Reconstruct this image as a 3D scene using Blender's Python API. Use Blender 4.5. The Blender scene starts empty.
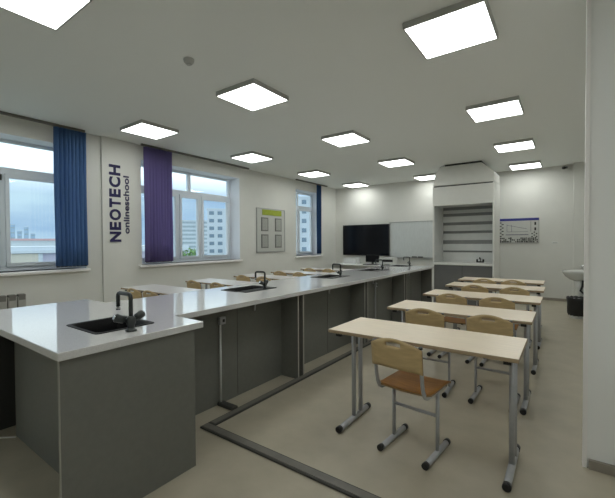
import bpy, bmesh, math, random
from mathutils import Vector, Matrix
random.seed(7)
S = bpy.context.scene
C = S.collection
PI = math.pi

# ------------------------------------------------------------------ camera, sky, exposure
CAM_H = 1.391
yaw, pitch, roll = .621, .019, -.005
cam_d = bpy.data.cameras.new('camera'); cam = bpy.data.objects.new('camera', cam_d); C.objects.link(cam)
cam_d.sensor_fit = 'HORIZONTAL'; cam_d.sensor_width = 36; cam_d.lens = 36 * 362.37 / 615
cam_d.clip_start = .05; cam_d.clip_end = 2000
fwd = Vector((-math.sin(yaw) * math.cos(pitch), math.cos(yaw) * math.cos(pitch), -math.sin(pitch)))
q = fwd.to_track_quat('-Z', 'Y').to_matrix().to_4x4()
cam.matrix_world = Matrix.Translation((0, 0, CAM_H)) @ q @ Matrix.Rotation(roll, 4, 'Z')
S.camera = cam
S.view_settings.view_transform = 'Standard'; S.view_settings.look = 'None'
S.view_settings.gamma = 1; S.view_settings.use_curve_mapping = False
S.view_settings.exposure = 0.0

LAMP = 9.0
SKY = 1.0
w = bpy.data.worlds.new('sky'); S.world = w; w.use_nodes = True
nt = w.node_tree; nt.nodes.clear()
def N(t, **k):
    n = nt.nodes.new(t)
    for a, b in k.items(): setattr(n, a, b)
    return n
out = N('ShaderNodeOutputWorld'); bg = N('ShaderNodeBackground'); bg.inputs[1].default_value = SKY
tc = N('ShaderNodeTexCoord'); mp = N('ShaderNodeMapping'); mp.inputs['Scale'].default_value = (1.6, 1.6, 6.5)
mp.inputs['Location'].default_value = (.3, .1, .2)
nz = N('ShaderNodeTexNoise'); nz.inputs['Scale'].default_value = 1.5; nz.inputs['Detail'].default_value = 6; nz.inputs['Roughness'].default_value = .5
cr = N('ShaderNodeValToRGB')
cr.color_ramp.elements[0].position = .38; cr.color_ramp.elements[0].color = (.33, .52, .76, 1)
cr.color_ramp.elements[1].position = .66; cr.color_ramp.elements[1].color = (.68, .90, 1.0, 1)
sx = N('ShaderNodeSeparateXYZ'); r2 = N('ShaderNodeMapRange'); r2.inputs[1].default_value = .11; r2.inputs[2].default_value = .175
r2.inputs[3].default_value = 0; r2.inputs[4].default_value = 1
mx = N('ShaderNodeMix', data_type='RGBA'); mx.inputs[7].default_value = (1.45, 1.62, 1.65, 1)
L = nt.links.new
L(tc.outputs['Generated'], mp.inputs[0]); L(mp.outputs[0], nz.inputs[0]); L(nz.outputs[0], cr.inputs[0])
L(tc.outputs['Generated'], sx.inputs[0]); L(sx.outputs[2], r2.inputs[0]); L(r2.outputs[0], mx.inputs[0])
L(cr.outputs[0], mx.inputs[6]); L(mx.outputs[2], bg.inputs[0]); L(bg.outputs[0], out.inputs[0])

# ------------------------------------------------------------------ materials
def mat(name, col, rough=.5, metal=0, noise=None, bump=0, bscale=60, emit=None, coat=0, spec=.5):
    m = bpy.data.materials.new(name); m.use_nodes = True
    t = m.node_tree; b = t.nodes['Principled BSDF']
    b.inputs['Base Color'].default_value = (*col, 1); b.inputs['Roughness'].default_value = rough
    b.inputs['Metallic'].default_value = metal; b.inputs['Specular IOR Level'].default_value = spec
    if coat: b.inputs['Coat Weight'].default_value = coat; b.inputs['Coat Roughness'].default_value = .05
    if noise:
        sc, amt, stretch = noise
        tc = t.nodes.new('ShaderNodeTexCoord'); mp = t.nodes.new('ShaderNodeMapping'); mp.inputs['Scale'].default_value = stretch
        n = t.nodes.new('ShaderNodeTexNoise'); n.inputs['Scale'].default_value = sc; n.inputs['Detail'].default_value = 5
        r = t.nodes.new('ShaderNodeValToRGB')
        r.color_ramp.elements[0].position = .3; r.color_ramp.elements[1].position = .7
        r.color_ramp.elements[0].color = (*[c * (1 - amt) for c in col], 1)
        r.color_ramp.elements[1].color = (*[min(1, c * (1 + amt)) for c in col], 1)
        t.links.new(tc.outputs['Object'], mp.inputs[0]); t.links.new(mp.outputs[0], n.inputs[0])
        t.links.new(n.outputs[0], r.inputs[0]); t.links.new(r.outputs[0], b.inputs['Base Color'])
    if bump:
        tc2 = t.nodes.new('ShaderNodeTexCoord')
        n2 = t.nodes.new('ShaderNodeTexNoise'); n2.inputs['Scale'].default_value = bscale; n2.inputs['Detail'].default_value = 3
        bp = t.nodes.new('ShaderNodeBump'); bp.inputs['Strength'].default_value = bump; bp.inputs['Distance'].default_value = .002
        t.links.new(tc2.outputs['Object'], n2.inputs[0]); t.links.new(n2.outputs[0], bp.inputs['Height']); t.links.new(bp.outputs[0], b.inputs['Normal'])
    if emit:
        b.inputs['Emission Color'].default_value = (*emit[0], 1); b.inputs['Emission Strength'].default_value = emit[1]
    return m
M = {}
M['wall'] = mat('painted_wall', (.735, .735, .695), .75, noise=(3, .02, (1, 1, 1)), bump=.15, bscale=160)
M['pillar'] = mat('painted_pier', (.90, .91, .90), .6, bump=.1, bscale=160)
M['ceil'] = mat('ceiling_paint', (.85, .865, .84), .85, bump=.1, bscale=120)
M['floor'] = mat('linoleum', (.425, .385, .30), .38, noise=(5, .07, (1, 1, 1)), bump=.12, bscale=90, spec=.4)
M['trim'] = mat('grey_trim', (.30, .27, .23), .5, noise=(8, .05, (1, 1, 1)))
M['bead'] = mat('corner_bead_plastic', (.93, .91, .90), .4, bump=.05)
M['rail'] = mat('cable_duct', (.155, .147, .13), .45, noise=(20, .08, (1, 1, 1)))
M['rail_dark'] = mat('duct_side', (.05, .05, .045), .5, noise=(20, .08, (1, 1, 1)))
M['pvc'] = mat('sky_tinted_pvc', (.80, .87, .94), .35, noise=(4, .02, (1, 1, 1)))  # white PVC with the sky's bluish light put into its colour
M['reveal'] = mat('window_reveal', (.86, .88, .93), .6, noise=(4, .02, (1, 1, 1)))
M['black'] = mat('black_plastic', (.012, .012, .013), .35, noise=(30, .1, (1, 1, 1)))
M['panel'] = mat('graphite_laminate', (.165, .167, .150), .42, noise=(30, .04, (1, 1, 1)), spec=.4)
M['panel_edge'] = mat('grey_edge_band', (.36, .35, .31), .4, noise=(30, .04, (1, 1, 1)))
M['void'] = mat('dark_laminate_and_shade', (.035, .035, .032), .6, noise=(30, .04, (1, 1, 1)))  # dark parts, and shade painted into gaps and recesses
M['top'] = mat('white_stone_worktop', (.66, .66, .66), .06, noise=(180, .07, (1, 1, 1)), spec=.9)
M['sink'] = mat('black_composite', (.008, .008, .009), .5, spec=.15, noise=(200, .4, (1, 1, 1)))
M['tap'] = mat('graphite_metal', (.05, .055, .055), .32, metal=.5, noise=(40, .1, (1, 1, 1)))
M['chrome'] = mat('chrome', (.65, .66, .68), .18, metal=1, noise=(40, .03, (1, 1, 1)))
M['steel'] = mat('grey_painted_tube', (.45, .46, .485), .36, metal=.25, noise=(40, .04, (1, 1, 1)))
M['steel_dark'] = mat('dark_painted_tube', (.13, .13, .13), .4, metal=.2, noise=(40, .04, (1, 1, 1)))
M['maple'] = mat('maple_laminate', (.83, .715, .56), .33, noise=(7, .05, (1, 14, 14)))
M['maple_edge'] = mat('desk_edge_band', (.36, .27, .17), .5, noise=(9, .08, (1, 10, 10)))
M['whitetop'] = mat('pale_laminate', (.62, .60, .58), .3, noise=(7, .03, (1, 14, 14)))
M['ply'] = mat('bent_plywood', (.52, .385, .20), .4, spec=.3, noise=(6, .10, (1, 9, 9)))
M['ply_seat'] = mat('seat_plywood', (.38, .175, .04), .5, spec=.15, noise=(5, .14, (2, 12, 12)))
M['ply_edge'] = mat('plywood_edge', (.30, .20, .10), .6, noise=(5, .14, (2, 12, 12)))
M['blue'] = mat('blue_fabric', (.10, .20, .40), .85, noise=(200, .15, (1, 1, 1)))
M['navyf'] = mat('deep_blue_fabric', (.02, .07, .19), .85, noise=(200, .15, (1, 1, 1)))
M['purple'] = mat('violet_fabric', (.19, .155, .36), .85, noise=(200, .15, (1, 1, 1)))
M['navy'] = mat('navy_letter', (.012, .008, .075), .4, noise=(20, .1, (1, 1, 1)))
M['header'] = mat('navy_print', (.03, .04, .26), .4, noise=(20, .1, (1, 1, 1)))
M['slate'] = mat('slate_letter', (.035, .03, .09), .4, noise=(20, .1, (1, 1, 1)))
M['lime'] = mat('lime_print', (.33, .40, .03), .5, noise=(60, .2, (1, 1, 1)))
M['boardw'] = mat('white_board_sheet', (.58, .59, .56), .4, noise=(20, .02, (1, 1, 1)))
M['alu'] = mat('aluminium', (.45, .45, .45), .35, metal=.7, noise=(30, .04, (1, 1, 1)))
M['paper'] = mat('printed_paper', (.40, .41, .38), .7, noise=(55, .45, (1, 1, 3)))
M['paperdark'] = mat('paper_holder', (.20, .20, .19), .5, noise=(30, .2, (1, 1, 1)))
M['whiteboard'] = mat('whiteboard_surface', (.62, .65, .64), .16, noise=(6, .04, (4, 1, 1)), spec=.7)
M['screen'] = mat('tv_glass', (.004, .005, .008), .18, noise=(3, .2, (1, 1, 1)), spec=.25)
M['hood'] = mat('hood_white', (.66, .66, .62), .45, noise=(8, .02, (1, 1, 1)))
M['hood_bright'] = mat('hood_frame', (.74, .74, .70), .4, noise=(8, .02, (1, 1, 1)))
M['hood_in'] = mat('hood_liner', (.66, .67, .65), .5, noise=(8, .03, (1, 1, 1)))
M['hood_slot'] = mat('hood_slot', (.26, .265, .26), .6, noise=(8, .03, (1, 1, 1)))
M['hood_base'] = mat('hood_base_grey', (.135, .135, .13), .5, noise=(8, .03, (1, 1, 1)))
M['ceramic'] = mat('white_ceramic', (.66, .66, .62), .12, noise=(4, .01, (1, 1, 1)))
M['white'] = mat('white_plastic', (.72, .73, .72), .4, noise=(10, .02, (1, 1, 1)))
M['bag'] = mat('black_bag', (.010, .010, .010), .45, bump=.9, bscale=25, noise=(10, .2, (1, 1, 1)))
M['lampframe'] = mat('lamp_frame', (.45, .45, .43), .5, noise=(10, .03, (1, 1, 1)))
M['diff'] = mat('lamp_diffuser', (.8, .8, .78), .4, noise=(6, .03, (1, 1, 1)), emit=((.97, 1.0, .965), LAMP))
M['radiator'] = mat('radiator_paint', (.42, .41, .38), .4, noise=(10, .03, (1, 1, 1)))
M['radiator_top'] = mat('radiator_grille', (.17, .165, .15), .5, noise=(10, .03, (1, 1, 1)))
M['led'] = mat('sensor_white', (.5, .5, .48), .4, noise=(10, .03, (1, 1, 1)))
# outdoors
M['ground'] = mat('city_ground', (.30, .33, .30), .9, noise=(.05, .3, (1, 1, 1)))
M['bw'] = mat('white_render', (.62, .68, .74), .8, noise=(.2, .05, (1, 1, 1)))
M['bglass'] = mat('far_window_glass', (.20, .28, .36), .25, noise=(.5, .2, (1, 1, 1)))
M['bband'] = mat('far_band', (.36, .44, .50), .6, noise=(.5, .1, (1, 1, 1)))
M['bpink'] = mat('pink_render', (.62, .47, .44), .8, noise=(.2, .05, (1, 1, 1)))
M['bbeige'] = mat('beige_render', (.64, .60, .52), .8, noise=(.2, .05, (1, 1, 1)))
M['bmauve'] = mat('mauve_render', (.52, .50, .62), .8, noise=(.2, .05, (1, 1, 1)))
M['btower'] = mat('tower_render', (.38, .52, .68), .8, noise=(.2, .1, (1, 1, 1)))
M['bred'] = mat('red_roof', (.62, .40, .42), .8, noise=(.2, .1, (1, 1, 1)))
M['leaf'] = mat('leaf', (.18, .32, .10), .7, noise=(2, .4, (1, 1, 1)))
M['bark'] = mat('bark', (.12, .09, .06), .9, noise=(5, .3, (1, 1, 1)))
# window glass: clear with fresnel reflection
g = bpy.data.materials.new('window_glass'); g.use_nodes = True; t = g.node_tree; t.nodes.clear()
o_ = t.nodes.new('ShaderNodeOutputMaterial'); a_ = t.nodes.new('ShaderNodeBsdfTransparent'); a_.inputs[0].default_value = (.93, .97, 1, 1)
b_ = t.nodes.new('ShaderNodeBsdfGlossy'); b_.inputs['Roughness'].default_value = .02
lw_ = t.nodes.new('ShaderNodeLayerWeight'); pw_ = t.nodes.new('ShaderNodeMath'); pw_.operation = 'POWER'; pw_.inputs[1].default_value = 5; f_ = t.nodes.new('ShaderNodeMath'); f_.operation = 'MULTIPLY_ADD'; f_.inputs[1].default_value = .8; f_.inputs[2].default_value = .035; t.links.new(lw_.outputs['Facing'], pw_.inputs[0]); t.links.new(pw_.outputs[0], f_.inputs[0]); m_ = t.nodes.new('ShaderNodeMixShader')
t.links.new(f_.outputs[0], m_.inputs[0]); t.links.new(a_.outputs[0], m_.inputs[1]); t.links.new(b_.outputs[0], m_.inputs[2]); t.links.new(m_.outputs[0], o_.inputs[0])
M['glass'] = g
# fabric blinds let some daylight through
for k in ('blue', 'navyf', 'purple'):
    m = M[k]; t = m.node_tree; b = t.nodes['Principled BSDF']; o_ = t.nodes['Material Output']
    tr = t.nodes.new('ShaderNodeBsdfTranslucent'); ms = t.nodes.new('ShaderNodeMixShader'); ms.inputs[0].default_value = .35
    tr.inputs[0].default_value = (*[min(1, c * 1.6) for c in b.inputs['Base Color'].default_value[:3]], 1)
    t.links.new(b.outputs[0], ms.inputs[1]); t.links.new(tr.outputs[0], ms.inputs[2]); t.links.new(ms.outputs[0], o_.inputs[0])

# ------------------------------------------------------------------ helpers
def BM(): return bmesh.new()
def box(bm, x0, x1, y0, y1, z0, z1, mi=0):
    vs = [bm.verts.new(p) for p in ((x0, y0, z0), (x1, y0, z0), (x1, y1, z0), (x0, y1, z0), (x0, y0, z1), (x1, y0, z1), (x1, y1, z1), (x0, y1, z1))]
    fs = []
    for idx in ((0, 3, 2, 1), (4, 5, 6, 7), (0, 1, 5, 4), (1, 2, 6, 5), (2, 3, 7, 6), (3, 0, 4, 7)):
        f = bm.faces.new([vs[i] for i in idx]); f.material_index = mi; fs.append(f)
    return fs
def tube(bm, pts, r, seg=12, flat=1, caps=True, mi=0):
    """sweep an ellipse (r, r*flat) along pts; r may be a list"""
    pts = [Vector(p) for p in pts]; n = len(pts)
    rr = r if isinstance(r, (list, tuple)) else [r] * n
    tan = []
    for i in range(n):
        a = pts[max(0, i - 1)]; b = pts[min(n - 1, i + 1)]; tan.append((b - a).normalized())
    up = Vector((1, 0, 0)) if abs(tan[0].x) < .9 else Vector((0, 0, 1))
    rings = []
    u = (up - tan[0] * up.dot(tan[0])).normalized()
    for i in range(n):
        u = (u - tan[i] * u.dot(tan[i])).normalized(); v = tan[i].cross(u)
        rings.append([bm.verts.new(pts[i] + u * math.cos(2 * PI * k / seg) * rr[i] * flat + v * math.sin(2 * PI * k / seg) * rr[i]) for k in range(seg)])
    for i in range(n - 1):
        for k in range(seg):
            f = bm.faces.new((rings[i][k], rings[i][(k + 1) % seg], rings[i + 1][(k + 1) % seg], rings[i + 1][k])); f.smooth = True; f.material_index = mi
    if caps:
        f = bm.faces.new(rings[0][::-1]); f.material_index = mi
        f = bm.faces.new(rings[-1]); f.material_index = mi
def arc(c, r, a0, a1, n, plane='yz'):
    P = []
    for i in range(n + 1):
        a = a0 + (a1 - a0) * i / n; u, v = r * math.cos(a), r * math.sin(a)
        P.append((c[0], c[1] + u, c[2] + v) if plane == 'yz' else (c[0] + u, c[1], c[2] + v) if plane == 'xz' else (c[0] + u, c[1] + v, c[2]))
    return P
def lathe(bm, prof, c=(0, 0), seg=24, mi=0, sx=1, sy=1):
    rings = []
    for r, z in prof:
        rings.append([bm.verts.new((c[0] + r * sx * math.cos(2 * PI * k / seg), c[1] + r * sy * math.sin(2 * PI * k / seg), z)) for k in range(seg)])
    for i in range(len(prof) - 1):
        for k in range(seg):
            f = bm.faces.new((rings[i][k], rings[i][(k + 1) % seg], rings[i + 1][(k + 1) % seg], rings[i + 1][k])); f.smooth = True; f.material_index = mi
    bm.faces.new(rings[0][::-1]).material_index = mi; bm.faces.new(rings[-1]).material_index = mi
def obj(name, bm, m, parent=None, loc=None, bevel=0, seg=2):
    bmesh.ops.remove_doubles(bm, verts=bm.verts, dist=1e-6)
    bmesh.ops.recalc_face_normals(bm, faces=bm.faces)
    me = bpy.data.meshes.new(name); bm.to_mesh(me); bm.free()
    for mm in (m if isinstance(m, (list, tuple)) else [m]): me.materials.append(M[mm])
    o = bpy.data.objects.new(name, me); C.objects.link(o)
    if parent: o.parent = parent
    if loc: o.location = loc
    if bevel:
        b = o.modifiers.new('bevel', 'BEVEL'); b.width = bevel; b.segments = seg; b.limit_method = 'ANGLE'; b.angle_limit = math.radians(40)
    return o
def bx(name, dims, m, parent=None, bevel=0):
    bm = BM(); box(bm, *dims); return obj(name, bm, m, parent, bevel=bevel)
def tag(o, label, cat, group=None, kind=None):
    o['label'] = label; o['category'] = cat
    if group: o['group'] = group
    if kind: o['kind'] = kind
    return o
def empty(name, loc, label=None, cat=None, group=None, rz=0):
    o = bpy.data.objects.new(name, None); C.objects.link(o); o.location = loc; o.rotation_euler = (0, 0, rz); o.empty_display_size = .1
    if label: tag(o, label, cat, group)
    return o
def struct(o): o['kind'] = 'structure'; return o
def copy_tree(o, parent=None):
    c = o.copy(); C.objects.link(c); c.parent = parent
    for ch in list(o.children): copy_tree(ch, c)
    return c
def slab(bm, xs, ys, inside, z0, z1, mi_top=0, mi_side=0):
    """plate made of the grid cells for which inside(cx, cy) holds; watertight, with holes"""
    V = {}
    def v(i, j, z):
        k = (i, j, z)
        if k not in V: V[k] = bm.verts.new((xs[i], ys[j], z))
        return V[k]
    ins = lambda i, j: 0 <= i < len(xs) - 1 and 0 <= j < len(ys) - 1 and inside((xs[i] + xs[i + 1]) / 2, (ys[j] + ys[j + 1]) / 2)
    for i in range(len(xs) - 1):
        for j in range(len(ys) - 1):
            if not ins(i, j): continue
            bm.faces.new((v(i, j, z1), v(i + 1, j, z1), v(i + 1, j + 1, z1), v(i, j + 1, z1))).material_index = mi_top
            bm.faces.new((v(i, j, z0), v(i, j + 1, z0), v(i + 1, j + 1, z0), v(i + 1, j, z0))).material_index = mi_top
            for (di, dj, a, b) in ((-1, 0, (i, j), (i, j + 1)), (1, 0, (i + 1, j + 1), (i + 1, j)), (0, -1, (i + 1, j), (i, j)), (0, 1, (i, j + 1), (i + 1, j + 1))):
                if not ins(i + di, j + dj):
                    bm.faces.new((v(*a, z0), v(*b, z0), v(*b, z1), v(*a, z1))).material_index = mi_side

# ------------------------------------------------------------------ room shell
XL, XR, YB, ZC = -6.15, .42, 10.2, 3.12
YF, XE = -3.0, 3.2
WT = .42
bm = BM(); box(bm, XL - WT, XE + .2, YF - .2, YB + .2, -.15, 0); struct(obj('floor', bm, 'floor'))
bm = BM(); box(bm, XL - WT, XE + .2, YF - .2, YB + .2, ZC, ZC + .15); struct(obj('ceiling', bm, 'ceil'))
OP = [(-2.6, -.55, 1.0, 2.87), (.15, 2.61, 1.0, 2.87), (3.53, 5.91, 1.0, 2.87), (8.05, 9.31, 1.0, 2.87)]
bm = BM()
ycuts = sorted({YF - .2, YB + .2} | {a for o in OP for a in o[:2]}); zcuts = [0, 1.0, 2.87, ZC]
V = {}
def wv(x, y, z):
    k = (x, y, z)
    if k not in V: V[k] = bm.verts.new(k)
    return V[k]
def hole(y, z): return any(o[0] < y < o[1] and o[2] < z < o[3] for o in OP)
for j in range(len(ycuts) - 1):
    for k in range(3):
        y0, y1, z0, z1 = ycuts[j], ycuts[j + 1], zcuts[k], zcuts[k + 1]
        if hole((y0 + y1) / 2, (z0 + z1) / 2):
            for (a, b) in (((y0, z0), (y1, z0)), ((y1, z0), (y1, z1)), ((y1, z1), (y0, z1)), ((y0, z1), (y0, z0))):
                f = bm.faces.new((wv(XL, *a), wv(XL, *b), wv(XL - WT, *b), wv(XL - WT, *a))); f.material_index = 1
        else:
            for x in (XL, XL - WT):
                bm.faces.new((wv(x, y0, z0), wv(x, y1, z0), wv(x, y1, z1), wv(x, y0, z1)))
struct(obj('wall_left', bm, ['wall', 'reveal']))
struct(bx('wall_back', (XL - .1, XR + .3, YB, YB + .2, 0, ZC), 'wall'))
struct(bx('wall_right', (XR, XR + .15, 3.3, YB, 0, ZC), 'wall'))
struct(bx('wall_front', (XL - .1, XE + .1, YF - .2, YF, 0, ZC), 'wall'))
struct(bx('wall_end', (XE, XE + .2, YF, 3.3, 0, ZC), 'wall'))
struct(bx('wall_pier', (.108, XE, 2.79, 3.3, 0, ZC), 'pillar'))
bm = BM(); box(bm, .088, .110, 2.775, 2.80, 0, ZC); box(bm, .088, .108, 2.80, 2.84, 0, ZC)
o = obj('trim_1', bm, 'bead'); struct(o)
struct(bx('trim_2', (.118, XR, YB - .22, YB, 0, ZC), 'wall'))         # boxed riser in the back right corner
bm = BM(); box(bm, XL, XL + .035, 2.85, 3.42, 0, ZC - .0); struct(obj('trim_3', bm, 'wall'))   # flat pilaster between the windows
struct(bx('baseboard_back', (XL, .118, YB - .015, YB, 0, .06), 'trim'))
struct(bx('baseboard_right', (.118, XE, 2.765, 2.79, 0, .055), 'trim'))
struct(bx('baseboard_left', (XL, XL + .015, YF, 2.85, 0, .06), 'trim'))

# windows
def window(n, op, low, top, zt=2.42, handles=()):
    y0, y1, z0, z1 = op; X = XL - .35; d = .035
    root = struct(empty('window_%d' % n, (X, (y0 + y1) / 2, z0)))
    cy, cz = (y0 + y1) / 2, z0
    def B(name, a, b, c, e, m='pvc', th=d, xo=0):
        bm = BM(); box(bm, -th + xo, th + xo, a - cy, b - cy, c - cz, e - cz); return obj(name, bm, m, root, bevel=.006 if m == 'pvc' else 0, seg=1)
    B('frame_bar', y0, y1, z0, z0 + .06); B('frame_bar', y0, y1, z1 - .045, z1)
    B('frame_bar', y0, y0 + .06, z0 + .06, z1 - .045); B('frame_bar', y1 - .06, y1, z0 + .06, z1 - .045)
    B('transom', y0 + .06, y1 - .06, zt - .04, zt + .05)
    ys = [y0 + .06] + list(low) + [y1 - .06]
    for y in low: B('mullion', y - .03, y + .03, z0 + .06, zt - .04)
    for i in range(len(ys) - 1):
        a, b = ys[i] + (.03 if i else 0), ys[i + 1] - (.03 if i < len(ys) - 2 else 0)
        f = BM(); s = .05; a_, b_ = a - cy, b - cy; c_, e_ = z0 + .06 - cz, zt - .04 - cz
        for q4 in ((a_, b_, c_, c_ + s), (a_, b_, e_ - s, e_), (a_, a_ + s, c_ + s, e_ - s), (b_ - s, b_, c_ + s, e_ - s)):
            box(f, -.02, .055, *q4)
        sf = obj('sash', f, 'pvc', root, bevel=.005, seg=1)
        p = BM(); box(p, -.006, .006, a_ + s - .005, b_ - s + .005, c_ + s - .005, e_ - s + .005); obj('pane', p, 'glass', sf)
    ys = [y0 + .06] + list(top) + [y1 - .06]
    for y in top: B('mullion', y - .035, y + .035, zt + .05, z1 - .045)
    for i in range(len(ys) - 1):
        a, b = ys[i] + (.035 if i else 0), ys[i + 1] - (.035 if i < len(ys) - 2 else 0)
        B('pane', a, b, zt + .05, z1 - .045, 'glass', .006)
    for y in handles:
        h = BM(); box(h, .055, .085, y - .012 - cy, y + .012 - cy, .95, 1.0); box(h, .075, .09, y - .01 - cy, y + .01 - cy, .86, .99); obj('handle', h, 'black', root, bevel=.003, seg=1)
    s = BM(); box(s, .035, .35 + .06, y0 - cy - .06, y1 - cy + .04, -.045, 0.0); obj('sill', s, 'bead', root, bevel=.01)
    return root
window(1, OP[1], (.90, 1.66), (1.28,), handles=())
window(2, OP[2], (4.50, 5.05), (4.78,), handles=())
window(3, OP[3], (8.55,), (8.55,))
window(4, OP[0], (-1.6,), (-1.6,))  # unseen window behind the camera, added to help the light
bm = BM(); box(bm, XL - .30, XL - .275, 1.625, 1.65, 2.28, 2.36); o = obj('hinge', bm, 'black'); o.parent = bpy.data.objects['window_1']; o.location = (-(XL - .35), -(.15 + 2.61) / 2, -1.0)

# blinds: bunched vertical fabric strips on ceiling rails
def blinds(y0, y1, m, n, rail, label, name='vertical_blind', zb=1.04):
    x = XL + .13; r = empty(name, (x, (y0 + y1) / 2, zb), label, 'blinds', 'vertical blinds at the windows'); cy = (y0 + y1) / 2
    rb = BM(); box(rb, -.02, .02, rail[0] - cy, rail[1] - cy, ZC - zb - .035, ZC - zb - .003); obj('head_rail', rb, 'rail', r)
    for i in range(n):
        yc = y0 + (y1 - y0) * (i + .5) / n - cy; a = math.radians(random.uniform(22, 68)); wd = (y1 - y0) / n * 1.05; b = BM()
        h = ZC - zb - .04; hx, hy = wd / 2 * 1.0 * math.sin(a) * 1.4, wd / 2
        segs = 4; nz_ = 6; rows = []; ph = random.uniform(0, 6)
        for k in range(nz_ + 1):
            z = .012 + (h - .012) * k / nz_; sway = .004 * math.sin(ph + k)
            rows.append([b.verts.new((hx * (2 * s / segs - 1) + .010 * math.sin(PI * s / segs), yc + hy * (2 * s / segs - 1) + sway, z)) for s in range(segs + 1)])
        for k in range(nz_):
            for s in range(segs):
                f = b.faces.new((rows[k][s], rows[k][s + 1], rows[k + 1][s + 1], rows[k + 1][s])); f.smooth = True
        o = obj('slat', b, m, r); so = o.modifiers.new('t', 'SOLIDIFY'); so.thickness = .0015
        wb = BM(); box(wb, -.004, .004, yc - wd * .42, yc + wd * .42, 0, .018); obj('bottom_weight', wb, 'black' if m != 'navyf' else 'navyf', o)
    return r
blinds(2.15, 2.57, 'blue', 8, (-.1, 2.56), 'blue vertical blind bunched at the right of the nearest window')
blinds(3.53, 4.05, 'purple', 9, (3.47, 6.08), 'violet vertical blind bunched at the left of the middle window')
blinds(8.90, 9.12, 'navyf', 6, (7.9, 9.46), 'dark blue vertical blind at the far small window')

# radiator under the first window
rd = empty('radiator', (XL + .096, 1.15, .12), 'grey sectional radiator on the wall under the nearest window', 'radiator')
for i in range(8):
    y = 1.79 - .105 * (i + 1) - 1.15
    b = BM(); box(b, -.045, .04, y + .006, y + .099, 0, .56); sct = obj('section', b, 'radiator', rd, bevel=.012)
    b = BM(); box(b, -.045, .041, y + .010, y + .095, .50, .585); obj('top_grille', b, 'radiator_top', sct, bevel=.008, seg=1)
b = BM(); tube(b, [(-.0, -.2, .03), (-.0, .74, .03)], .012, 8); tube(b, [(0, .70, .03), (0, .70, -.1)], .012, 8); box(b, -.09, -.04, -.05, 0, .2, .25); obj('pipe', b, 'radiator', rd)

# ------------------------------------------------------------------ ceiling lights
def light_proto():
    r = empty('ceiling_light', (0, 0, ZC)); s = .2975
    b = BM()
    for q4 in ((-s, s, -s, -s + .012), (-s, s, s - .012, s), (-s, -s + .012, -s + .012, s - .012), (s - .012, s, -s + .012, s - .012)): box(b, *q4, -.05, -.0)
    obj('frame', b, 'lampframe', r)
    b = BM(); box(b, -s + .012, s - .012, -s + .012, s - .012, -.048, -.038); obj('diffuser', b, 'diff', r)
    return r
LP = light_proto(); first = True
rows_ = {-5.14: 'window-side row', -2.99: 'middle row', -.77: 'row beside the right wall'}
ordn = ['nearest the camera', 'second from the camera', 'third from the camera', 'farthest and smallest']
for xi, (x, rn) in enumerate(rows_.items()):
    for yi, y in enumerate((-1.4, .91, 3.1, 5.29, 7.48, 9.68 if x < -2 else 9.55)):
        if y == 7.48 and x > -1: y = 7.46
        if y == -1.4 and x < -2: continue
        o = LP if first else copy_tree(LP); first = False
        o.location = (x, y, ZC)
        names = {-1.4: 'behind the camera', .91: 'over the near block' if x != -2.99 else 'cut by the top left picture corner'}
        lab = names.get(y) or ordn[yi - 2]
        tag(o, 'square white ceiling light panel, %s, %s' % (rn, lab), 'ceiling light', 'square ceiling light panels')
for y in (-1.4, .91):  # unseen panels added to brighten the pier and the block
    o = copy_tree(LP); o.location = (1.5, y, ZC)
    tag(o, 'added unseen ceiling light panel brightening the pier and block, %s' % ('nearer the pier' if y > 0 else 'behind the camera'), 'ceiling light', 'square ceiling light panels')
d = empty('smoke_detector', (-2.91, 2.16, ZC), 'small round smoke detector on the ceiling', 'detector')
b = BM(); lathe(b, [(.03, -.045), (.045, -.03), (.05, -.012), (.05, 0)], seg=20); obj('body', b, 'led', d)
b = BM(); lathe(b, [(.02, -.055), (.028, -.045)], seg=16); obj('sensor', b, 'lampframe', d)
d = empty('security_camera', (-.03, YB, 3.06), 'small dark camera high on the back wall by the right corner', 'camera')
b = BM(); box(b, -.04, .05, -.03, 0, -.03, .03); obj('mount', b, 'white', d, bevel=.004)
b = BM(); tube(b, [(.02, -.03, -.0), (-.05, -.13, -.02)], .028, 12); obj('body', b, 'black', d)
d = empty('wall_socket', (-.22, YB, 1.35), 'small white switch plate on the back wall right of the poster', 'switch')
b = BM(); box(b, -.06, .06, -.012, 0, -.02, .02); obj('plate', b, 'white', d, bevel=.004)
b = BM(); box(b, -.04, .04, -.016, -.012, -.012, .012); obj('rocker', b, 'boardw', d)

# ------------------------------------------------------------------ worktop and lab benches
ZT = .896; TH = .04
sinks = [(-2.46, -2.06, .915, 1.27), (-2.93, -2.56, 2.52, 3.02), (-2.93, -2.56, 4.14, 4.66), (-2.93, -2.56, 5.58, 6.02), (-2.93, -2.56, 6.92, 7.30)]
hl = [(a + .02, b - (.02 if c < 1 else .12), c + .02, d - .02) for a, b, c, d in sinks]
xs = sorted({-3.46, -3.12, -2.168, -1.858} | {v for h in hl for v in h[:2]})
ys = sorted({.664, 1.467, 7.40} | {v for h in hl for v in h[2:]})
def ins(x, y):
    if any(h[0] < x < h[1] and h[2] < y < h[3] for h in hl): return False
    return (y < 1.467 and -3.46 < x < -1.858) or (y > 1.467 and -3.12 < x < -2.168)
b = BM(); slab(b, xs, ys, ins, ZT - TH, ZT)
tag(obj('worktop', b, 'top', bevel=.004), 'long white glossy stone worktop running over the block and all lab benches', 'worktop')

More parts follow.
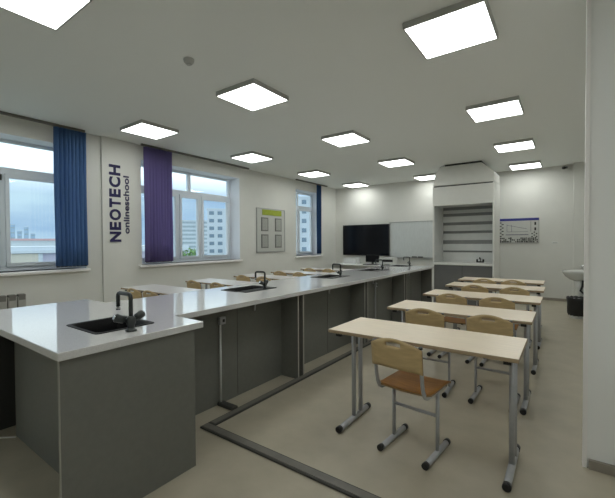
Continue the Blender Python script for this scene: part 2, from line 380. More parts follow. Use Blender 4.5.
# demonstration block under its near end
r = empty('demonstration_block', (-2.66, 1.05, 0), 'big graphite grey block cabinet under the near end of the white worktop', 'cabinet'); rx, ry = 2.66, -1.05
def P(name, d6, m, root, off, bevel=.0015):
    bm = BM(); box(bm, d6[0] - off[0], d6[1] - off[0], d6[2] - off[1], d6[3] - off[1], d6[4], d6[5]); return obj(name, bm, m, root, bevel=bevel, seg=1)
off = (-2.66, 1.05)
zp = ZT - TH
P('front_panel', (-1.890, -1.872, .674, 1.41, 0, zp), 'panel', r, off)
P('edge_band', (-1.890, -1.8715, .672, .674, 0, zp), 'panel_edge', r, off, 0)
P('side_panel', (-3.21, -1.890, .88, .898, 0, zp), 'panel', r, off)
P('side_panel', (-3.21, -1.890, 1.392, 1.41, 0, zp), 'panel', r, off)
P('back_panel', (-3.228, -3.21, .88, 1.435, 0, zp), 'panel', r, off)
P('end_panel', (-3.44, -3.422, .690, 1.435, 0, zp), 'void', r, off)  # dark colour stands in for the shade deep inside the block
P('inner_panel', (-3.422, -3.228, 1.40, 1.417, 0, zp), 'void', r, off)  # recess shade put into the colour here too

def hookpart(root, x, y, z, off):
    b = BM(); tube(b, [(x - off[0], y - off[1], z + .02), (x - off[0] + .035, y - off[1], z + .005), (x - off[0] + .03, y - off[1], z - .05)], .008, 8); obj('hook', b, 'steel', root)
mods = [(1.44, 2.925), (2.995, 4.41), (4.48, 5.88), (5.96, 7.39)]
mlab = ['first graphite lab bench unit, next to the near block, with pipe inside', 'second graphite lab bench unit from the near block', 'third graphite lab bench unit, behind the second desk row', 'last graphite lab bench unit, nearest the fume hood']
for i, (a, c) in enumerate(mods):
    off = (-2.64, (a + c) / 2); r = empty('lab_bench', (off[0], off[1], 0), mlab[i], 'lab bench', 'graphite lab bench units under the long worktop')
    for (p, q_) in ((a, a + .018), (c - .018, c)):
        if i == 0 and p == a: p, q_ = a + .0, a + .018
        nb_ = BM()
        for xa, xb, za, zb_ in ((-3.08, -2.205, 0, .70), (-3.08, -2.945, .70, zp), (-2.54, -2.205, .70, zp)): box(nb_, xa - off[0], xb - off[0], p - off[1], q_ - off[1], za, zb_)
        obj('side_panel', nb_, 'panel', r)
        P('edge_band', (-2.205, -2.2035, p, q_, 0, zp), 'panel_edge', r, off, 0)
    P('back_panel', (-2.438, -2.42, a + .018, c - .018, 0, zp), 'panel', r, off)
    P('back_panel', (-2.98, -2.962, a + .018, c - .018, 0, zp), 'panel', r, off)
    # joint between the two sheets of the knee-space panel
    P('joint_strip', (-2.4205, -2.418, (a + c) / 2 + .10, (a + c) / 2 + .102, 0.02, zp), 'void', r, off, 0)
    P('top_rail', (-2.42, -2.36, a + .018, c - .018, zp - .03, zp), 'void', r, off)
    hookpart(r, -2.42, {0: 2.48, 1: 3.80, 2: 5.05, 3: 6.6}[i], .80, off)
for (a, c, lb) in ((2.925, 2.995, 'first gap from the near block'), (4.41, 4.48, 'middle gap of three'), (5.88, 5.96, 'gap nearest the fume hood')):
    off = (-2.6, (a + c) / 2)
    tag(bx('gap_light_stop', (-2.50, -2.48, a + .001, c - .001, 0, zp - .001), 'void'), 'added dark strip blocking light between two lab bench units, ' + lb, 'panel', 'added light-blocking strips between the bench units')  # added so that no light shows through the gap
for y, lb in ((2.07, 'thin grey standpipe in the knee space of the first bench unit'), (5.15, 'thin grey standpipe in the knee space of the third bench unit')):
    r = empty('standpipe', (-2.40, y, 0), lb, 'pipe', 'standpipes in the bench knee spaces')
    b = BM(); tube(b, [(0, 0, .03), (0, 0, .73)], .0085, 10); obj('pipe', b, 'white' if y < 3 else 'steel', r)
    b = BM(); box(b, -.016, .014, -.012, .05, .69, .755); obj('bracket', b, 'steel', r, bevel=.004)
    b = BM(); box(b, .016, .016 + .002, .012, .035, .71, .735); obj('valve', b, 'black', r)
    b = BM(); box(b, -.015, .175, -.03, .03, 0, .03); obj('foot_duct', b, 'rail_dark', r, bevel=.006)

# cable duct on the floor
r = empty('floor_cable_duct', (-2.2, 1.75, 0), 'low grey cable duct on the floor turning a corner beside the benches', 'cable duct')
def duct(x0, x1, y0, y1):
    P('duct_body', (x0, x1, y0, y1, 0, .014), 'rail_dark', r, (-2.2, 1.75), .002)
    P('duct_cover', (x0 + .012, x1 - .012, y0 + .012, y1 - .012, .014, .018), 'rail', r, (-2.2, 1.75), .001)
duct(-2.225, .06, 1.715, 1.795); duct(-2.225, -2.155, 1.795, 7.4)

# sinks and taps
def rrect(x0, x1, y0, y1, rad, z, n=5):
    P_ = []
    for cx, cy, a0 in ((x1 - rad, y1 - rad, 0), (x0 + rad, y1 - rad, PI / 2), (x0 + rad, y0 + rad, PI), (x1 - rad, y0 + rad, 1.5 * PI)):
        for i in range(n + 1):
            a = a0 + PI / 2 * i / n; P_.append((cx + rad * math.cos(a), cy + rad * math.sin(a), z))
    return P_
slab_names = ['in the near block', 'in the first long bench section', 'in the middle of the long bench', 'beyond the middle of the long bench', 'at the far end of the long bench']
for i, (x0, x1, y0, y1) in enumerate(sinks):
    xf = x1
    if i: x1 -= .10
    cx, cy = (x0 + x1) / 2, (y0 + y1) / 2; hx, hy = (x1 - x0) / 2, (y1 - y0) / 2
    r = empty('sink', (cx, cy, ZT), 'black rectangular inset sink %s' % slab_names[i], 'sink', 'black inset sinks in the worktop')
    b = BM(); prof = [(0, 0, .03), (.002, .004, .03), (.018, .005, .03), (.026, .000, .03), (.032, -.06, .04), (.05, -.155, .05), (.075, -.16, .05)]
    rings = [[b.verts.new(p) for p in rrect(-hx + d, hx - d, -hy + d, hy - d, rad, z)] for d, z, rad in prof]
    n = len(rings[0])
    for k in range(len(rings) - 1):
        for j in range(n): b.faces.new((rings[k][j], rings[k][(j + 1) % n], rings[k + 1][(j + 1) % n], rings[k + 1][j])).smooth = k > 2
    b.faces.new(rings[-1])
    o = obj('basin', b, 'sink', r); so = o.modifiers.new('t', 'SOLIDIFY'); so.thickness = .003; so.offset = 1 if False else -1
    if i: b = BM(); box(b, hx - .004, xf - cx, -hy + .02, hy - .02, .0002, .005); obj('tap_deck', b, 'sink', r, bevel=.002, seg=1)
    b = BM(); lathe(b, [(.035, -.158), (.035, -.154), (.02, -.153)], seg=18); obj('drain', b, 'chrome', r)
taps = [(-1.995, 1.075), (-2.605, 2.86), (-2.605, 4.44), (-2.605, 5.88), (-2.605, 7.22)]
def tap_proto():
    r = empty('tap', (0, 0, ZT))
    b = BM(); lathe(b, [(.030, 0), (.030, .007), (.019, .012), (.018, .03), (.025, .042), (.026, .07), (.014, .085)], seg=20); obj('base', b, 'tap', r)
    b = BM(); R = .022
    pts = [(0, 0, .06), (0, 0, .205 - R)] + [(-R + R * math.cos(a), 0, .205 - R + R * math.sin(a)) for a in (PI / 6, PI / 3, PI / 2)] + [(-.14 + R, 0, .205)] + [(-.14 + R - R * math.sin(a), 0, .205 - R + R * math.cos(a)) for a in (PI / 6, PI / 3, PI / 2)] + [(-.14, 0, .115)]
    tube(b, pts, [.0115] * (len(pts) - 1) + [.011], 12); sp = obj('spout', b, 'tap', r)
    b = BM(); lathe(b, [(.012, .105), (.013, .12), (.011, .125)], c=(-.14, 0), seg=14); obj('aerator', b, 'chrome', sp)
    for s in (-1, 1):
        b = BM(); d = Vector((-.25, s * 1.0, .42)).normalized()
        tube(b, [Vector((0, 0, .052)) + d * k for k in (.015, .038, .040, .085, .09)], [.011, .011, .021, .024, .017], 12)
        h = obj('handle', b, 'tap', r)
        b = BM(); tube(b, [Vector((0, 0, .052)) + d * k for k in (.09, .096)], [.015, .012], 12); obj('handle_cap', b, 'chrome', h)
    return r
T = tap_proto()
tl = ['dark gooseneck tap with two knobs beside the sink in the near block', 'dark gooseneck tap beside the first sink of the long bench', 'dark gooseneck tap beside the sink midway along the bench', 'dark gooseneck tap beside the fourth sink from the camera', 'dark gooseneck tap beside the farthest sink near the fume hood']
for i, (x, y) in enumerate(taps):
    o = T if i == 0 else copy_tree(T); o.location = (x, y, ZT); o.rotation_euler[2] = 0 if i == 0 else .15
    if i: o.scale = (.85, .85, .85); o.location.z += .005
    tag(o, tl[i], 'tap', 'dark laboratory taps')

# ------------------------------------------------------------------ desks
def desk_proto(topm):
    r = empty('school_desk', (0, 0, 0)); W, D, H = .60, .255, .76
    b = BM(); fs = box(b, -W, W, -D, D, H - .024, H)
    for i_, f in enumerate(fs): f.material_index = 0 if i_ < 2 else 1
    obj('tabletop', b, [topm, 'maple_edge'], r, bevel=.003)
    for s in (-1, 1):
        x = s * .54
        b = BM(); tube(b, [(x, .02, .03), (x, .02, H - .05)], .0185, 12, flat=.9); tube(b, [(x, .13, .03), (x, .13, H - .05)], .0185, 12, flat=.9)
        box(b, x - .012, x + .012, -.19, .2, H - .05, H - .024)
        lg = obj('leg', b, 'steel', r)
        b = BM(); tube(b, [(x, -.19, .023), (x, .24, .023)], .021, 14); obj('foot', b, 'steel', lg)
        for y0_, y1_ in ((-.225, -.19), (.24, .275)):
            b = BM(); tube(b, [(x, y0_, .0235), (x, y0_ + .004, .0235), (x, y1_, .0235)], [.019, .0235, .0235] if y0_ < 0 else [.0235, .0235, .0235], 14); obj('end_cap', b, 'black', lg)
        b = BM(); box(b, x - .02, x + .02, -.215, -.19, H - .052, H - .0245); obj('top_bar_plug', b, 'black', lg)
    b = BM(); box(b, -.52, .52, .062, .088, .68, .72); obj('crossbar', b, 'steel', r, bevel=.004)
    return r
def chair_proto():
    r = empty('school_chair', (0, 0, 0))
    # seat: gently dished plywood with a waterfall front
    b = BM(); nx, ny = 8, 10; W = .178; thick = .011
    def seat_z(u, v):   # v from back (-.20) to front (.19)
        z = .452 - .010 * math.cos(PI * u / 2 / W * .9) + (.0 if v < .12 else -((v - .12) / .08) ** 2 * .020) + (.012 * ((-.12 - v) / .08) ** 2 if v < -.12 else 0)
        return z
    gt, gb = [], []
    for j in range(ny + 1):
        v = -.20 + .41 * j / ny; wv_ = W * (1 if 0 < j < ny else .93)
        gt.append([b.verts.new((-wv_ + 2 * wv_ * i / nx, v, seat_z(-wv_ + 2 * wv_ * i / nx, v))) for i in range(nx + 1)])
        gb.append([b.verts.new((-wv_ + 2 * wv_ * i / nx, v, seat_z(-wv_ + 2 * wv_ * i / nx, v) - thick)) for i in range(nx + 1)])
    for j in range(ny):
        for i in range(nx):
            f = b.faces.new((gt[j][i], gt[j][i + 1], gt[j + 1][i + 1], gt[j + 1][i])); f.smooth = True
            f = b.faces.new((gb[j][i], gb[j + 1][i], gb[j + 1][i + 1], gb[j][i + 1])); f.smooth = True
    for j in range(ny):
        for i in (0, nx): b.faces.new((gt[j][i], gt[j + 1][i], gb[j + 1][i], gb[j][i])).material_index = 1
    for i in range(nx):
        for j in (0, ny): b.faces.new((gt[j][i], gt[j][i + 1], gb[j][i + 1], gb[j][i])).material_index = 1
    obj('seat', b, ['ply_seat', 'ply_edge'], r)
    # backrest: curved sheet with arched top and a grip slot
    b = BM(); nx, nz_ = 14, 8; cols = []
    def bp(u, z, t): # u -1..1
        x = u * .171; y = -.262 - .030 * (1 - u * u) - .11 * (z - .62) + t
        return (x, y, z)
    F, Bk = [], []
    for k in range(nz_ + 1):
        ra, rb = [], []
        for i in range(nx + 1):
            u = -1 + 2 * i / nx
            zt_ = .795 - .040 * abs(u) ** 2.2 + .006 * math.cos(u * PI); zb_ = .600 + .012 * (1 - abs(u) ** 3)
            z = zb_ + (zt_ - zb_) * k / nz_
            ra.append(b.verts.new(bp(u, z, .005))); rb.append(b.verts.new(bp(u, z, -.005)))
        F.append(ra); Bk.append(rb)
    slot = lambda i, k: k == nz_ - 2 and 5 <= i <= 8
    for k in range(nz_):
        for i in range(nx):
            if slot(i, k): continue
            f = b.faces.new((F[k][i], F[k][i + 1], F[k + 1][i + 1], F[k + 1][i])); f.smooth = True
            f = b.faces.new((Bk[k][i], Bk[k + 1][i], Bk[k + 1][i + 1], Bk[k][i + 1])); f.smooth = True
            for (di, dk, p, q_) in ((-1, 0, (k, i), (k + 1, i)), (1, 0, (k, i + 1), (k + 1, i + 1)), (0, -1, (k, i), (k, i + 1)), (0, 1, (k + 1, i), (k + 1, i + 1))):
                ii, kk = i + di, k + dk
                if not (0 <= ii < nx and 0 <= kk < nz_) or slot(ii, kk):
                    b.faces.new((F[p[0]][p[1]], F[q_[0]][q_[1]], Bk[q_[0]][q_[1]], Bk[p[0]][p[1]])).material_index = 1
    obj('backrest', b, ['ply', 'ply_edge'], r)
    for s in (-1, 1):
        x = s * .155
        b = BM()
        pts = [(x, .12, .427), (x, -.12, .427), (x, -.165, .432), (x, -.20, .450), (x, -.222, .485), (x, -.237, .54), (x, -.252, .66), (x, -.260, .755)]
        tube(b, pts, .0165, 12, flat=.62); tube(b, [(x, .0, .035), (x, .0, .427)], .017, 12, flat=.65)
        fr = obj('side_frame', b, 'steel', r)
        b = BM(); tube(b, [(x, -.17, .021), (x, .15, .021)], .0185, 14); obj('foot', b, 'steel', fr)
        for a, c in ((-.20, -.17), (.15, .18)):
            b = BM(); tube(b, [(x, a, .0212), (x, c, .0212)], .0212, 14); obj('end_cap', b, 'black', fr)
        b = BM(); tube(b, [(x, -.260, .752), (x, -.2615, .764)], .0175, 12, flat=.66); obj('tube_plug', b, 'black', fr)
        b = BM(); tube(b, [(x, .118, .427), (x, .132, .427)], .0175, 12, flat=.66); obj('tube_plug', b, 'black', fr)
    b = BM(); tube(b, [(-.155, 0, .26), (.155, 0, .26)], .011, 10); obj('crossbar', b, 'steel', r)
    b = BM(); tube(b, [(-.155, .06, .425), (.155, .06, .425)], .010, 10); obj('seat_rail', b, 'steel', r)
    return r
DP = desk_proto('maple'); DW = desk_proto('whitetop'); CP = chair_proto()
used = [False, False, False]
def put(kind, x, y, rz, label, group):
    p = (DP, CP, DW)[kind]
    o = p if not used[kind] else copy_tree(p); used[kind] = True
    o.location = (x, y, 0); o.rotation_euler = (0, 0, rz)
    return tag(o, label, ('desk', 'chair', 'desk')[kind], group)
RY = [2.214, 3.297, 4.368, 5.432, 6.364]; RX = [-1.402, -1.415, -1.413, -1.431, -1.474]
on = ['nearest', 'second', 'third', 'fourth', 'farthest']
for i, (x, y) in enumerate(zip(RX, RY)):
    put(0, x + .6, y + .255, 0, 'maple-topped two-seat desk on grey tube legs, %s row right of the benches' % on[i], 'desks right of the lab benches')
put(1, -.827, 2.395, -.10, 'plywood school chair at the nearest desk, seat fully in view', 'chairs right of the lab benches')
chx = [None, (-1.04, -.502), (-1.06, -.61), (-1.02, -.55), (-1.06, -.65)]
for i in range(1, 5):
    for j, x in enumerate(chx[i]):
        put(1, x, RY[i] + .20 + random.uniform(-.015, .015), random.uniform(-.05, .05), 'plywood school chair on the %s side of the %s desk row right of the benches' % (('left', 'right')[j], on[i]), 'chairs right of the lab benches')
LY = [2.63, 3.70, 4.77, 5.83, 6.90]
for i, y in enumerate(LY):
    o = put(2, -4.545, y + .255, 0, 'pale-topped desk behind the worktop by the windows, %s row' % on[i], 'desks between the benches and the windows')
    m_ = None
    for j, x in enumerate(((-4.62, -4.235), (-4.80, -4.235), (-4.80, -4.30), (-4.8, -4.3), (-4.8, -4.3))[i]):
        put(1, x, y + .18, random.uniform(-.04, .04), 'plywood chair behind the worktop, %s seat of the %s window-side desk' % (('left', 'right')[j], on[i]), 'chairs between the benches and the windows')

# ------------------------------------------------------------------ left wall: lettering and notice board
def text(name, body, size_z, h, m, loc, bold=0, parent=None):
    cu = bpy.data.curves.new(name, 'FONT'); cu.body = body; cu.size = 1; cu.extrude = .004; cu.offset = bold
    to = bpy.data.objects.new('tmp', cu); C.objects.link(to)
    dg = bpy.context.evaluated_depsgraph_get(); me = bpy.data.meshes.new_from_object(to.evaluated_get(dg))
    C.objects.unlink(to); bpy.data.objects.remove(to)
    xs_ = [v.co.x for v in me.vertices]; ys_ = [v.co.y for v in me.vertices]
    x0, x1, y0, y1 = min(xs_), max(xs_), min(ys_), max(ys_)
    for v in me.vertices:
        u = (v.co.x - x0) / (x1 - x0) * size_z; t_ = (v.co.y - y0) / (y1 - y0) * h
        v.co = Vector((v.co.z + .004, -t_, u))
    me.name = name; me.materials.clear(); me.materials.append(M[m])
    o = bpy.data.objects.new(name, me); C.objects.link(o); o.location = loc
    if parent: o.parent = parent
    return o
sg = empty('wall_sign', (XL + .035, 3.05, 1.41), 'navy wall lettering NEOTECH with a small script line, between two windows', 'sign')
# letters one by one so that each is its own part
glyph = 'NEOTECH'; wds = [.84, .66, .90, .72, .66, .84, .84]; gap = .13; tot = sum(wds) + gap * 6; z = 0
for ch, wd in zip(glyph, wds):
    sz = wd / tot * 1.28
    text('letter', ch, sz, .185, 'navy', (0, .095, z), .038, sg); z += sz + gap / tot * 1.28
text('script_line', 'onlineschool', .98, .095, 'slate', (0, .24, .14), .022, sg)

nb = empty('notice_board', (XL, 6.99, 1.15), 'white notice board with lime header and four document pockets', 'notice board')
b = BM(); box(b, 0, .02, -.53, .53, 0, 1.08); obj('backing', b, 'boardw', nb, bevel=.004)
b = BM()
for q4 in ((-.54, .54, -.01, .012), (-.54, .54, 1.07, 1.09), (-.54, -.525, .0, 1.08), (.525, .54, .0, 1.08)): box(b, 0, .028, *q4)
obj('frame', b, 'alu', nb)
b = BM(); box(b, .02, .026, -.34, .40, .92, 1.06); obj('header', b, 'lime', nb)
for yy in (-.38, .14):
    for zz in (.10, .52):
        b = BM(); box(b, .02, .034, yy, yy + .25, zz, zz + .34); p = obj('document_pocket', b, 'paperdark', nb)
        b = BM(); box(b, .034, .036, yy + .03, yy + .22, zz + .03, zz + .31); obj('sheet', b, 'paper', p)

# ------------------------------------------------------------------ back wall: television, whiteboard, poster
tv = empty('television', (-5.05, YB - .004, .97), 'large black flat television low on the back wall', 'television')
b = BM(); box(b, -.785, .77, -.085, -.03, 0, .95); obj('bezel', b, 'black', tv, bevel=.006)
b = BM(); box(b, -.77, .755, -.088, -.085, .02, .935); obj('screen', b, 'screen', tv)
b = BM(); box(b, -.3, .3, -.03, 0, .25, .7); obj('wall_bracket', b, 'black', tv)
wb = empty('whiteboard', (-3.42, YB - .004, .95), 'grey glossy whiteboard with aluminium rim right of the television', 'whiteboard')
b = BM(); box(b, -.84, .8, -.02, 0, 0, 1.0); obj('board', b, 'whiteboard', wb)
b = BM()
for q4 in ((-.86, .82, -.02, .0), (-.86, .82, 1.0, 1.02), (-.86, -.84, 0, 1.0), (.8, .82, 0, 1.0)): box(b, q4[0], q4[1], -.03, 0, q4[2], q4[3])
obj('rim', b, 'alu', wb)
b = BM(); box(b, -.8, .76, -.08, -.03, -.03, -.015); obj('pen_tray', b, 'alu', wb)
for k, x in enumerate((.15, .32)):
    b = BM(); box(b, -.07, .07, -.02, .02, 0, .035); o = obj('board_eraser', b, 'rail_dark', loc=(-3.42 + x - .25, YB - .055, .936), bevel=.005)
    tag(o, 'dark board eraser on the whiteboard tray, %s of two' % ('left', 'right')[k], 'eraser', 'erasers on the whiteboard tray')

po = empty('table_poster', (-.96, YB - .004, 1.345), 'landscape wall poster with navy header and printed table', 'poster')
b = BM(); box(b, -.42, .42, -.012, 0, 0, .60); obj('sheet', b, 'boardw', po)
b = BM(); box(b, -.42, .42, -.014, -.012, .54, .60); obj('header', b, 'header', po)
def patch(name, m, rects):
    b = BM()
    for (x0, x1, z0, z1) in rects: box(b, x0, x1, -.0135, -.012, z0, z1)
    return obj(name, b, m, po)
R_ = []; random.seed(3)
for c in range(22):          # lower print rows
    for rr in range(3):
        if random.random() < .8:
            x = -.40 + c * .037; zz = .015 + rr * .042; R_.append((x, x + random.uniform(.020, .033), zz, zz + random.uniform(.026, .04)))
for c in range(2):           # left column of squares
    for rr in range(9):
        if (c + rr) % 2 == 0: R_.append((-.41 + c * .045, -.365 + c * .045, .15 + rr * .042, .175 + rr * .042))
for c in range(3):           # right cells
    for rr in range(4):
        if (c + rr) % 2 == 0: R_.append((.27 + c * .045, .30 + c * .045, .14 + rr * .035, .165 + rr * .035))
R_ += [(.33, .365, .43, .50), (.33, .365, .30, .37), (.255, .262, .27, .52)]
patch('print_cells', 'black', R_)
R_ = [(-.27 + k * .022, -.27 + k * .022 + .016, .19, .21) for k in range(22)] + [(-.27, -.06, .28, .45)]
patch('print_rows', 'slate', R_[:-1])
b = BM()
for k in range(12): box(b, -.25 + k * .035, -.25 + (k + 1) * .035, -.0135, -.012, .43 - k * .008, .437 - k * .008)
box(b, -.25, .2, -.0135, -.012, .27, .276); box(b, -.25, -.244, -.0135, -.012, .27, .46); box(b, -.15, -.144, -.0135, -.012, .27, .44)
obj('graph_line', b, 'slate', po)
b = BM()
for q4 in ((-.425, .425, -.005, .004), (.418, .426, 0, .6)): box(b, q4[0], q4[1], -.0145, 0, q4[2], q4[3])
obj('border', b, 'paperdark', po)

# ------------------------------------------------------------------ fume hood
HX0, HX1, HY0, HY1 = -2.51, -1.235, 8.45, 9.22
fh = empty('fume_hood', ((HX0 + HX1) / 2, HY0, 0), 'tall white laboratory fume hood with grey base and open front', 'fume hood'); off = ((HX0 + HX1) / 2, HY0)
def H(name, d6, m, bevel=.002, parent=None): return P(name, d6, m, parent or fh, off, bevel)
H('base_cabinet', (HX0 + .03, HX1 - .03, HY0 + .02, HY1, .0, .86), 'hood_base')
H('door_gap', (-1.875, -1.869, HY0 + .017, HY0 + .022, .05, .85), 'void', 0)
H('worktop', (HX0 + .02, HX1 - .03, HY0 - .005, HY1 - .04, .86, .905), 'hood_bright', .006)
H('side_wall', (HX0, HX0 + .03, HY0, HY1, 0, 2.64), 'hood_bright'); H('side_wall', (HX1 - .03, HX1, HY0, HY1, 0, 2.64), 'hood_bright')
H('liner', (HX0 + .03, HX0 + .04, HY0 + .02, HY1 - .03, .905, 2.21), 'hood_in'); H('liner', (HX1 - .04, HX1 - .03, HY0 + .02, HY1 - .03, .905, 2.21), 'hood_in')
H('back_wall', (HX0 + .04, HX1 - .04, HY1 - .03, HY1, .86, 2.64), 'hood_slot')
zz = [(.905, 1.13), (1.17, 1.33), (1.42, 1.58), (1.64, 1.78), (1.85, 1.99), (2.06, 2.14)]
for k, (a, c) in enumerate(zz): H('baffle', (HX0 + .04, HX1 - .04, HY1 - .055, HY1 - .04, a, c), 'hood_in')
H('liner_ceiling', (HX0 + .03, HX1 - .03, HY0 + .02, HY1 - .03, 2.21, 2.23), 'hood_in')
H('upper_panel', (HX0 + .012, HX1 - .03, HY0 - .004, HY0 + .016, 2.20, 2.62), 'hood')
H('sash_handle', (-2.0, -1.5, HY0 - .016, HY0 - .004, 2.195, 2.205), 'hood_bright')
H('shadow_gap', (HX0 + .02, HX1 - .02, HY0 + .01, HY1 - .02, 2.62, 2.645), 'void', 0)
# chamfered hood top
b = BM(); c0, c1 = HX0 - off[0] + .01, HX1 - off[0] - .01
lo = [(c0, .0, 2.645), (c1, .0, 2.645), (c1, .76, 2.645), (c0, .76, 2.645)]
md = [(c0 + .04, .0, 2.92), (c1 - .0, .0, 2.86), (c1, .76, 2.86), (c0 + .04, .76, 2.92)]
hi = [(c0 + .17, .0, 3.075), (c1 - .24, .0, 3.075), (c1 - .24, .76, 3.075), (c0 + .17, .76, 3.075)]
vs = [[b.verts.new(p) for p in ring] for ring in (lo, md, hi)]
for k in range(2):
    for j in range(4): b.faces.new((vs[k][j], vs[k][(j + 1) % 4], vs[k + 1][(j + 1) % 4], vs[k + 1][j]))
b.faces.new(vs[0][::-1]); b.faces.new(vs[2]); obj('hood_cap', b, 'hood', fh, bevel=.02, seg=3)
H('ceiling_gap_shade', (HX0 + .26, HX1 - .26, HY0 + .05, HY1 - .1, 3.07, 3.118), 'void', .0)  # dark block standing in for the shaded gap below the ceiling
b = BM(); tube(b, [(.26, .62, .905), (.26, .62, .99), (.26, .56, 1.02), (.26, .54, .985)], .011, 10); box(b, .18, .34, .60, .64, .905, .93); fhT = obj('hood_tap', b, 'black', fh)
for s in (-1, 1):
    b = BM(); lathe(b, [(.018, .93), (.022, .94), (.02, .975), (.01, .98)], c=(.26 + s * .065, .62), seg=12); obj('tap_knob', b, 'black', fhT)

# ------------------------------------------------------------------ teacher desk by the television and what stands on it
td = empty('teacher_desk', (-4.6, 9.55, 0), 'white teacher desk against the back wall under the television', 'desk'); off = (-4.6, 9.55)
P('tabletop', (-5.7, -3.5, 9.2, 9.9, .715, .74), 'white', td, off, .003)
for x in (-5.68, -3.54): P('side_panel', (x, x + .02, 9.22, 9.88, 0, .715), 'white', td, off)
P('modesty_panel', (-5.66, -3.54, 9.80, 9.818, .2, .715), 'white', td, off)
Z0 = .74
mo = empty('computer_monitor', (-4.57, 9.62, Z0), 'small black computer monitor on the teacher desk under the television', 'monitor')
b = BM(); box(b, -.21, .21, -.02, .02, .06, .27); obj('housing', b, 'black', mo, bevel=.006)
b = BM(); box(b, -.2, .2, -.0225, -.02, .07, .26); obj('screen', b, 'screen', mo)
b = BM(); box(b, -.03, .03, -.01, .03, .01, .10); box(b, -.11, .11, -.08, .08, 0, .012); obj('stand', b, 'black', mo, bevel=.004)
kb = empty('keyboard', (-4.5, 9.36, Z0), 'dark keyboard in front of the small monitor', 'keyboard')
b = BM(); box(b, -.22, .22, -.07, .07, 0, .02); obj('case', b, 'black', kb, bevel=.005)
b = BM()
for r_ in range(4):
    for c_ in range(14): box(b, -.205 + c_ * .0295, -.181 + c_ * .0295, -.058 + r_ * .03, -.034 + r_ * .03, .02, .026)
obj('keys', b, 'steel_dark', kb)
wx = empty('white_box', (-5.24, 9.6, Z0), 'white cardboard box on the teacher desk under the left of the television', 'box')
b = BM(); box(b, -.21, .21, -.12, .12, 0, .15); obj('body', b, 'white', wx, bevel=.003)
b = BM(); box(b, -.214, .214, -.124, .124, .15, .175); obj('lid', b, 'white', wx, bevel=.003)
pr = empty('printer', (-4.08, 9.6, Z0), 'grey and white printer with dark front slot beside the monitor', 'printer')
b = BM(); box(b, -.21, .21, -.16, .16, 0, .19); obj('body', b, 'boardw', pr, bevel=.012)
b = BM(); box(b, -.11, .2, -.165, -.155, .09, .155); obj('slot', b, 'black', pr, bevel=.003)
b = BM(); box(b, -.14, .14, -.24, -.16, .05, .06); obj('paper_tray', b, 'white', pr)
b = BM(); box(b, -.2, .2, -.15, .15, .19, .215); obj('scanner_lid', b, 'boardw', pr, bevel=.006)

# ------------------------------------------------------------------ washbasin and bin in the right corner
SY = 8.45
ws = empty('washbasin', (XR, SY, 0), 'white ceramic washbasin on a pedestal by the right wall', 'washbasin')
b = BM(); prof = [(.06, .64, .06), (.13, .665, .12), (.21, .72, .17), (.255, .785, .20), (.27, .82, .215), (.262, .832, .208), (.235, .826, .18), (.21, .77, .15), (.12, .71, .09), (.03, .70, .03)]
rings = []
for r_, z_, _ in prof:
    ring = []
    for k in range(28):
        a = 2 * PI * k / 28; x_ = -.25 + r_ * .90 * math.cos(a) ; y_ = r_ * 1.0 * math.sin(a)
        if math.cos(a) > 0: x_ = -.25 + min(.248, r_ * 1.25 * math.cos(a))
        ring.append(b.verts.new((x_, y_, z_)))
    rings.append(ring)
for i in range(len(rings) - 1):
    for k in range(28):
        f = b.faces.new((rings[i][k], rings[i][(k + 1) % 28], rings[i + 1][(k + 1) % 28], rings[i + 1][k])); f.smooth = True
b.faces.new(rings[0]); b.faces.new(rings[-1]); obj('bowl', b, 'ceramic', ws)
b = BM(); lathe(b, [(.11, 0), (.105, .03), (.085, .2), (.08, .5), (.10, .66)], c=(-.21, 0), seg=20, sx=1, sy=.9); obj('pedestal', b, 'ceramic', ws)
b = BM(); tube(b, [(-.06, 0, .82), (-.06, 0, .90), (-.10, 0, .93), (-.20, 0, .915), (-.205, 0, .895)], .014, 10); tp = obj('mixer', b, 'chrome', ws)
b = BM(); tube(b, [(-.06, 0, .90), (-.06, 0, .935), (-.13, 0, .985)], .010, 8); obj('lever', b, 'chrome', tp)
b = BM(); pts = [(-.31, -.0, .66), (-.33, -.02, .55), (-.31, -.03, .48), (-.27, -.02, .50), (-.26, -.0, .42), (-.2, 0, .40)]; tube(b, [(-.17, -.12, .66), (-.18, -.13, .55), (-.21, -.14, .47), (-.16, -.14, .42), (-.10, -.12, .44), (-.05, -.1, .5)], .018, 10); obj('trap', b, 'black', ws)
bn = empty('waste_bin', (.165, 8.12, 0), 'waste bin lined with a black bag below the washbasin', 'bin')
b = BM(); lathe(b, [(.115, 0), (.12, .01), (.145, .33), (.15, .34)], seg=24); obj('bucket', b, 'white', bn)
b = BM(); prof = [(.134, .05), (.150, .10), (.158, .20), (.160, .30), (.166, .36), (.158, .375), (.145, .36), (.13, .25), (.05, .1)]
rings = []
for j, (r_, z_) in enumerate(prof):
    rings.append([b.verts.new(((r_ + .006 * math.sin(5 * k + j)) * math.cos(2 * PI * k / 26), (r_ + .006 * math.sin(5 * k + j)) * math.sin(2 * PI * k / 26), z_ + .008 * math.sin(3 * k))) for k in range(26)])
for i in range(len(rings) - 1):
    for k in range(26):
        f = b.faces.new((rings[i][k], rings[i][(k + 1) % 26], rings[i + 1][(k + 1) % 26], rings[i + 1][k])); f.smooth = True
b.faces.new(rings[-1]); obj('bag', b, 'bag', bn)

# white cable on the floor by the block
b = BM(); tube(b, [(-3.46, .60, .006), (-3.34, .73, .006), (-3.27, .81, .006), (-3.20, .870, .006)], .006, 8)
tag(obj('cable', b, 'white'), 'white cable on the floor at the left end of the near block', 'cable')

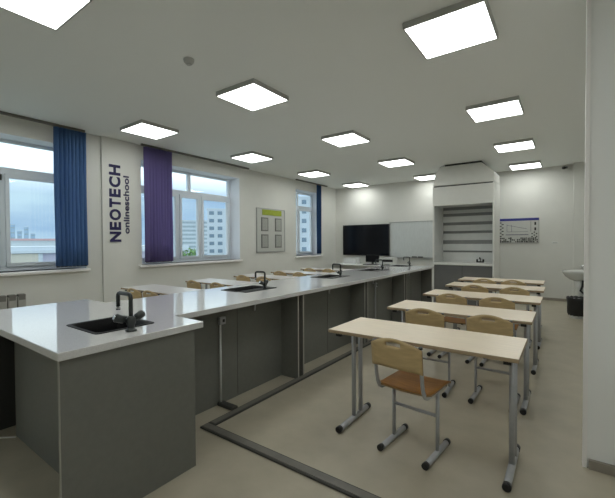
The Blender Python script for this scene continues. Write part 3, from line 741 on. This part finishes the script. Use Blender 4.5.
# ------------------------------------------------------------------ outdoors
b = BM(); box(b, -900, -6.9, -500, 900, -9.5, -9); struct(obj('ground', b, 'ground'))
def building(name, label, cx, cy, wd, dp, z1, rz, m, floors=0, cols=0, wz=1.5, ww=1.6, band=False, group=None):
    r = empty(name, (cx, cy, -9), label, 'building', group, rz); h = z1 + 9
    b = BM(); box(b, -wd / 2, wd / 2, 0, dp, 0, h); obj('wall', b, m, r)
    b = BM(); box(b, -wd / 2 - .2, wd / 2 + .2, -.2, dp + .2, h, h + .5); obj('roof', b, 'bw', r)
    fh_ = h / floors if floors else 0; me = None
    for f in range(floors):
        z = f * fh_ + fh_ * .35
        if band:
            b = BM(); box(b, -wd / 2 + .6, wd / 2 - .6, -.12, .0, z, z + wz); obj('window_band', b, 'bband', r)
        else:
            for c in range(cols):
                x = -wd / 2 + wd * (c + .5) / cols
                if me is None:
                    b = BM(); box(b, -ww / 2, ww / 2, -.1, .0, 0, wz); o = obj('window', b, 'bglass', r); me = o.data
                else: o = bpy.data.objects.new('window', me); C.objects.link(o); o.parent = r
                o.location = (x, 0, z)
    return r
def face(cx, cy): return math.atan2(cy, cx) - PI / 2       # front (-Y) turned toward the room
building('apartment_tower', 'white apartment tower with rows of windows seen through the middle window', -104, 92, 12, 12, 13.5, face(-104, 92), 'bw', 8, 4, 1.3, 1.7)
building('apartment_block', 'white block with long window bands left of the tower', -220, 162, 26, 14, 17, face(-220, 162), 'bw', 9, band=True, wz=1.4)
building('apartment_block', 'pale block with small windows seen through the far small window', -72, 96, 26, 12, 16, face(-72, 96), 'bw', 8, 8, 1.4, 1.5)
lb = building('pavilion', 'long low pink and beige building below the nearest window view', -60, 18, 44, 16, .45, face(-60, 18), 'bmauve')
for x0, x1, m in ((-9, -2.4, 'bbeige'), (-2.4, -2.0, 'bpink'), (-2.0, 1.2, 'bbeige'), (1.2, 1.7, 'bw'), (6, 6.6, 'bpink'), (6.6, 12, 'bbeige')):
    b = BM(); box(b, x0, x1, -.25, 0, 0, 9.0); obj('facade_panel', b, m, lb)
b = BM(); box(b, -22.4, 22.4, -.5, .2, 9.05, 9.45); obj('cornice', b, 'bw', lb)
for k, (px_, top) in enumerate(((-660, 18), (-660, 24), (-660, 28), (-660, 21), (-660, 29), (-660, 20), (-660, 26), (-660, 16))):
    yy = 148 + k * 8.2; building('far_tower', 'distant bluish tower block on the skyline outside the nearest window, number %s from the left' % ['first', 'second', 'third', 'fourth', 'fifth', 'sixth', 'seventh', 'eighth'][k], px_, yy, 5.6 if k != 3 else 7.4, 8, top, face(px_, yy), 'btower', 5, band=True, wz=1.6, group='distant tower blocks')
rb = building('far_hall', 'distant hall with red roof in front of the skyline towers', -200, 52, 40, 14, 2.2, face(-200, 52), 'bw'); b = BM(); box(b, -20.4, 20.4, -.4, 14, 11.7, 12.6); obj('roof_band', b, 'bred', rb)
def tree(x, y, h, cr_, label):
    r = empty('tree', (x, y, -9), label, 'tree', 'trees outside the middle window')
    b = BM(); tube(b, [(0, 0, 0), (.1, 0, h * .4), (0, .1, h * .75)], [.2, .15, .06], 8); obj('trunk', b, 'bark', r)
    b = BM()
    for k in range(900):
        d = Vector((random.gauss(0, 1), random.gauss(0, 1), random.gauss(0, 1))).normalized() * cr_ * random.uniform(.45, 1) ; c = Vector((0, 0, h - cr_)) + Vector((d.x, d.y, d.z * 1.05))
        s_ = random.uniform(.12, .24); u = Vector((random.uniform(-1, 1), random.uniform(-1, 1), random.uniform(-1, 1))).normalized(); v = u.orthogonal().normalized()
        b.faces.new([b.verts.new(c + u * s_), b.verts.new(c + v * s_), b.verts.new(c - u * s_), b.verts.new(c - v * s_)])
    o = obj('crown', b, 'leaf', r); o['kind'] = 'stuff'
tree(-50.3, 37.6, 9.4, 2.3, 'leafy green tree below the middle window view, left one')
tree(-47.0, 40.2, 6.9, 1.6, 'smaller leafy tree right of the taller one')
